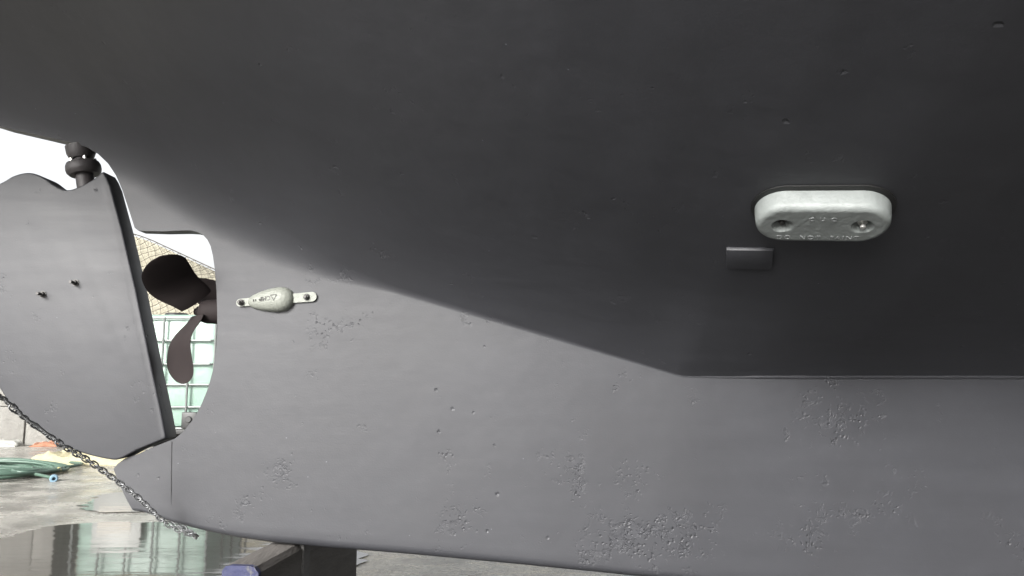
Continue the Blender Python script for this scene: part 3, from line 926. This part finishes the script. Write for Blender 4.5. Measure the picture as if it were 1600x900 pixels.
prof = [(-TWd/2, -hgt), (-TWd/2, -.012), (-TWd/2 + .008, -.0015), (-TWd/2 + .02, 0), (0, 0), (TWd/2 - .02, 0), (TWd/2 - .010, -.002), (TWd/2, -.014), (TWd/2, -hgt)]
rows = [[tv(x, .0015 + TLn * j / ny, z) for x, z in prof] for j in range(ny + 1)]
for A, B in zip(rows, rows[1:]):
    for k in range(len(prof) - 1): bm.faces.new((A[k], A[k+1], B[k+1], B[k]))
    bm.faces.new((A[-1], A[0], B[0], B[-1]))
bm.faces.new(rows[-1])
body = obj("beam", bm, M_TIMBER, blk, 30); place(body, Mw)
bm = bmesh.new()
ends = [(x * .985, z) for x, z in prof]
A = [bm.verts.new((x, -.0012 + .0016 * mnoise.noise(Vector((x*60, z*60, 2))), z)) for x, z in ends]; B = [bm.verts.new((x, .012, z)) for x, z in ends]
bm.faces.new(A[::-1]); m = len(A)
for i in range(m): bm.faces.new((A[i], A[(i+1) % m], B[(i+1) % m], B[i]))
bm.faces.new(B)
pe = obj("painted_end", bm, M_BLUE, blk, 30); place(pe, Mw)
pe["label"] = "chipped blue painted end grain"
# second, darker block beside it
x_l, x_r = at(436, 870, .0).x, at(539, 880, .06).x
x_r = at(475, 880, .0).x
zb2 = min(smooth_interp(BOT, x_l, .02), smooth_interp(BOT, x_r, .02)) - .002
dk = empty("timber_block", ((x_l+x_r)/2, .1, 0))
tag(dk, "dark square timber block standing under the keel, right of the blue-ended one", "timber block")
bm = bmesh.new(); xl2 = at(450, 870, .06).x
add_box(bm, ((xl2+x_r)/2, .165, zb2/2), (x_r-xl2, .33, zb2 - .001), bevel=.006)
obj("beam", bm, M_TIMBER_D, dk, 30)

# ------------------------------------------------------------------ hose, cloths
M_HOSE = simple("green_hose", (.048, .085, .063), .42, .2, 12, .001)
M_CONN = simple("blue_coupling", (.13, .21, .27), .5, .15, 30, .001)
M_TAPE = simple("yellow_tape", (.55, .47, .18), .6, .1, 30, .001)
hose = empty("garden_hose", on_ground(40, 745)); tag(hose, "green hose lying in a flat tangled coil on the wet ground", "hose")
hr = .0105
c0 = on_ground(30, 741); rnd = random.Random(3)
pts = []
loops = 18
for L in range(loops):
    ex = .55 + rnd.uniform(-.14, .05); ey = .40 + rnd.uniform(-.2, .08); cx = c0.x - .25 + rnd.uniform(-.14, .02); cy = c0.y + rnd.uniform(-.09, .09)
    tilt = rnd.uniform(-.12, .12)
    for k in range(10):
        a = 2*math.pi*k/10 + .3
        x, y = ex*math.cos(a), ey*math.sin(a)
        x, y = x*math.cos(tilt) - y*math.sin(tilt), x*math.sin(tilt) + y*math.cos(tilt)
        z = hr + .004 + (hr*1.15) * (L % 6) * (.55 + .45*math.sin(a*2 + L)) * .75
        pts.append((cx + x + rnd.uniform(-.02, .02), cy + y + rnd.uniform(-.02, .02), max(hr + .004, z)))
endp = on_ground(84, 752)
pts += [(endp.x - .34, endp.y + .12, .05), (endp.x - .18, endp.y + .10, .03), (endp.x - .05, endp.y + .05, hr + .006), (endp.x, endp.y + .0, hr + .008)]
sm = catmull(pts, 7)
bm = bmesh.new(); add_tube(bm, sm, hr, 10); obj("hose_tube", bm, M_HOSE, hose, 60)
bm = bmesh.new(); dv = (Vector(pts[-1]) - Vector(pts[-2])).normalized()
dv = (dv + Vector((.35, -1.2, 0))).normalized()
Mc = frame(Vector(pts[-1]), dv, (0, 0, 1))
add_lathe(bm, [(.010, -.03), (.021, -.03), (.023, -.02), (.023, .03), (.019, .034), (.010, .034), (.010, .004)], Mc, 24)
obj("coupling", bm, M_CONN, hose, 40)
bm = bmesh.new(); tq = Vector(on_ground(92, 741)); i_ = min(range(len(sm)), key=lambda i: (Vector((sm[i].x, sm[i].y, 0)) - Vector((tq.x, tq.y, 0))).length)
i_ = min(max(i_, 3), len(sm) - 4)
add_tube(bm, sm[i_-1:i_+3], hr + .0022, 12); obj("tape", bm, M_TAPE, hose, 40)

def crumple(name, c, size, mat, label, cat, seed, rotz=0, fold=1.0):
    bm = bmesh.new(); n, m = 46, 22; g = []
    for j in range(m + 1):
        row = []
        for i in range(n + 1):
            u, v = i/n*2-1, j/m*2-1
            q = Vector((u*2.0 + seed, v*1.6, seed))
            edge = max(0, 1 - (u*u)**2) ** .5 * max(0, 1 - (v*v)**2) ** .5
            h = edge * (.62 + .45*mnoise.noise(q*1.1) + .32*fold*(abs(mnoise.noise(q*2.6)) - .2) + .10*mnoise.noise(q*7))
            wob = 1 + .22*mnoise.noise(Vector((u*1.5, v*1.5, seed + 5)))
            p = Vector((u*size[0]/2*wob, v*size[1]/2*wob, max(.002, h*size[2]) + .004))
            p.rotate(Matrix.Rotation(rotz, 3, 'Z'))
            row.append(bm.verts.new(Vector(c) + p))
        g.append(row)
    for j in range(m):
        for i in range(n): bm.faces.new((g[j][i], g[j][i+1], g[j+1][i+1], g[j+1][i]))
    lo = [[bm.verts.new((v.co.x, v.co.y, .001)) for v in row] for row in g]
    for j in range(m):
        for i in range(n): bm.faces.new((lo[j][i], lo[j+1][i], lo[j+1][i+1], lo[j][i+1]))
    rim = [(0, i) for i in range(n)] + [(j, n) for j in range(m)] + [(m, i) for i in range(n, 0, -1)] + [(j, 0) for j in range(m, 0, -1)]
    for a, b in zip(rim, rim[1:] + rim[:1]): bm.faces.new((g[a[0]][a[1]], lo[a[0]][a[1]], lo[b[0]][b[1]], g[b[0]][b[1]]))
    return tag(obj(name, bm, mat, sharp=50), label, cat)
M_CREAM = simple("cream_canvas", (.27, .245, .155), .85, .18, 14, .004)
M_SHEET = simple("white_plastic_sheet", (.27, .27, .25), .5, .12, 12, .003)
M_RAG = simple("orange_rag", (.22, .10, .06), .9, .25, 14, .004)
crumple("canvas_cloth", on_ground(148, 722), (.72, .42, .13), M_CREAM, "crumpled cream canvas cloth lying on the ground behind the rudder tip", "cloth", 2.3, R(-6))
crumple("plastic_sheet", on_ground(-12, 697), (.5, .18, .08), M_SHEET, "bundled white plastic sheet lying at the foot of the concrete wall", "plastic sheet", 7.1, R(3), .6)
crumple("rag", on_ground(72, 697), (.22, .14, .045), M_RAG, "faded orange rag lying beside the white plastic sheet", "rag", 4.4, R(10))
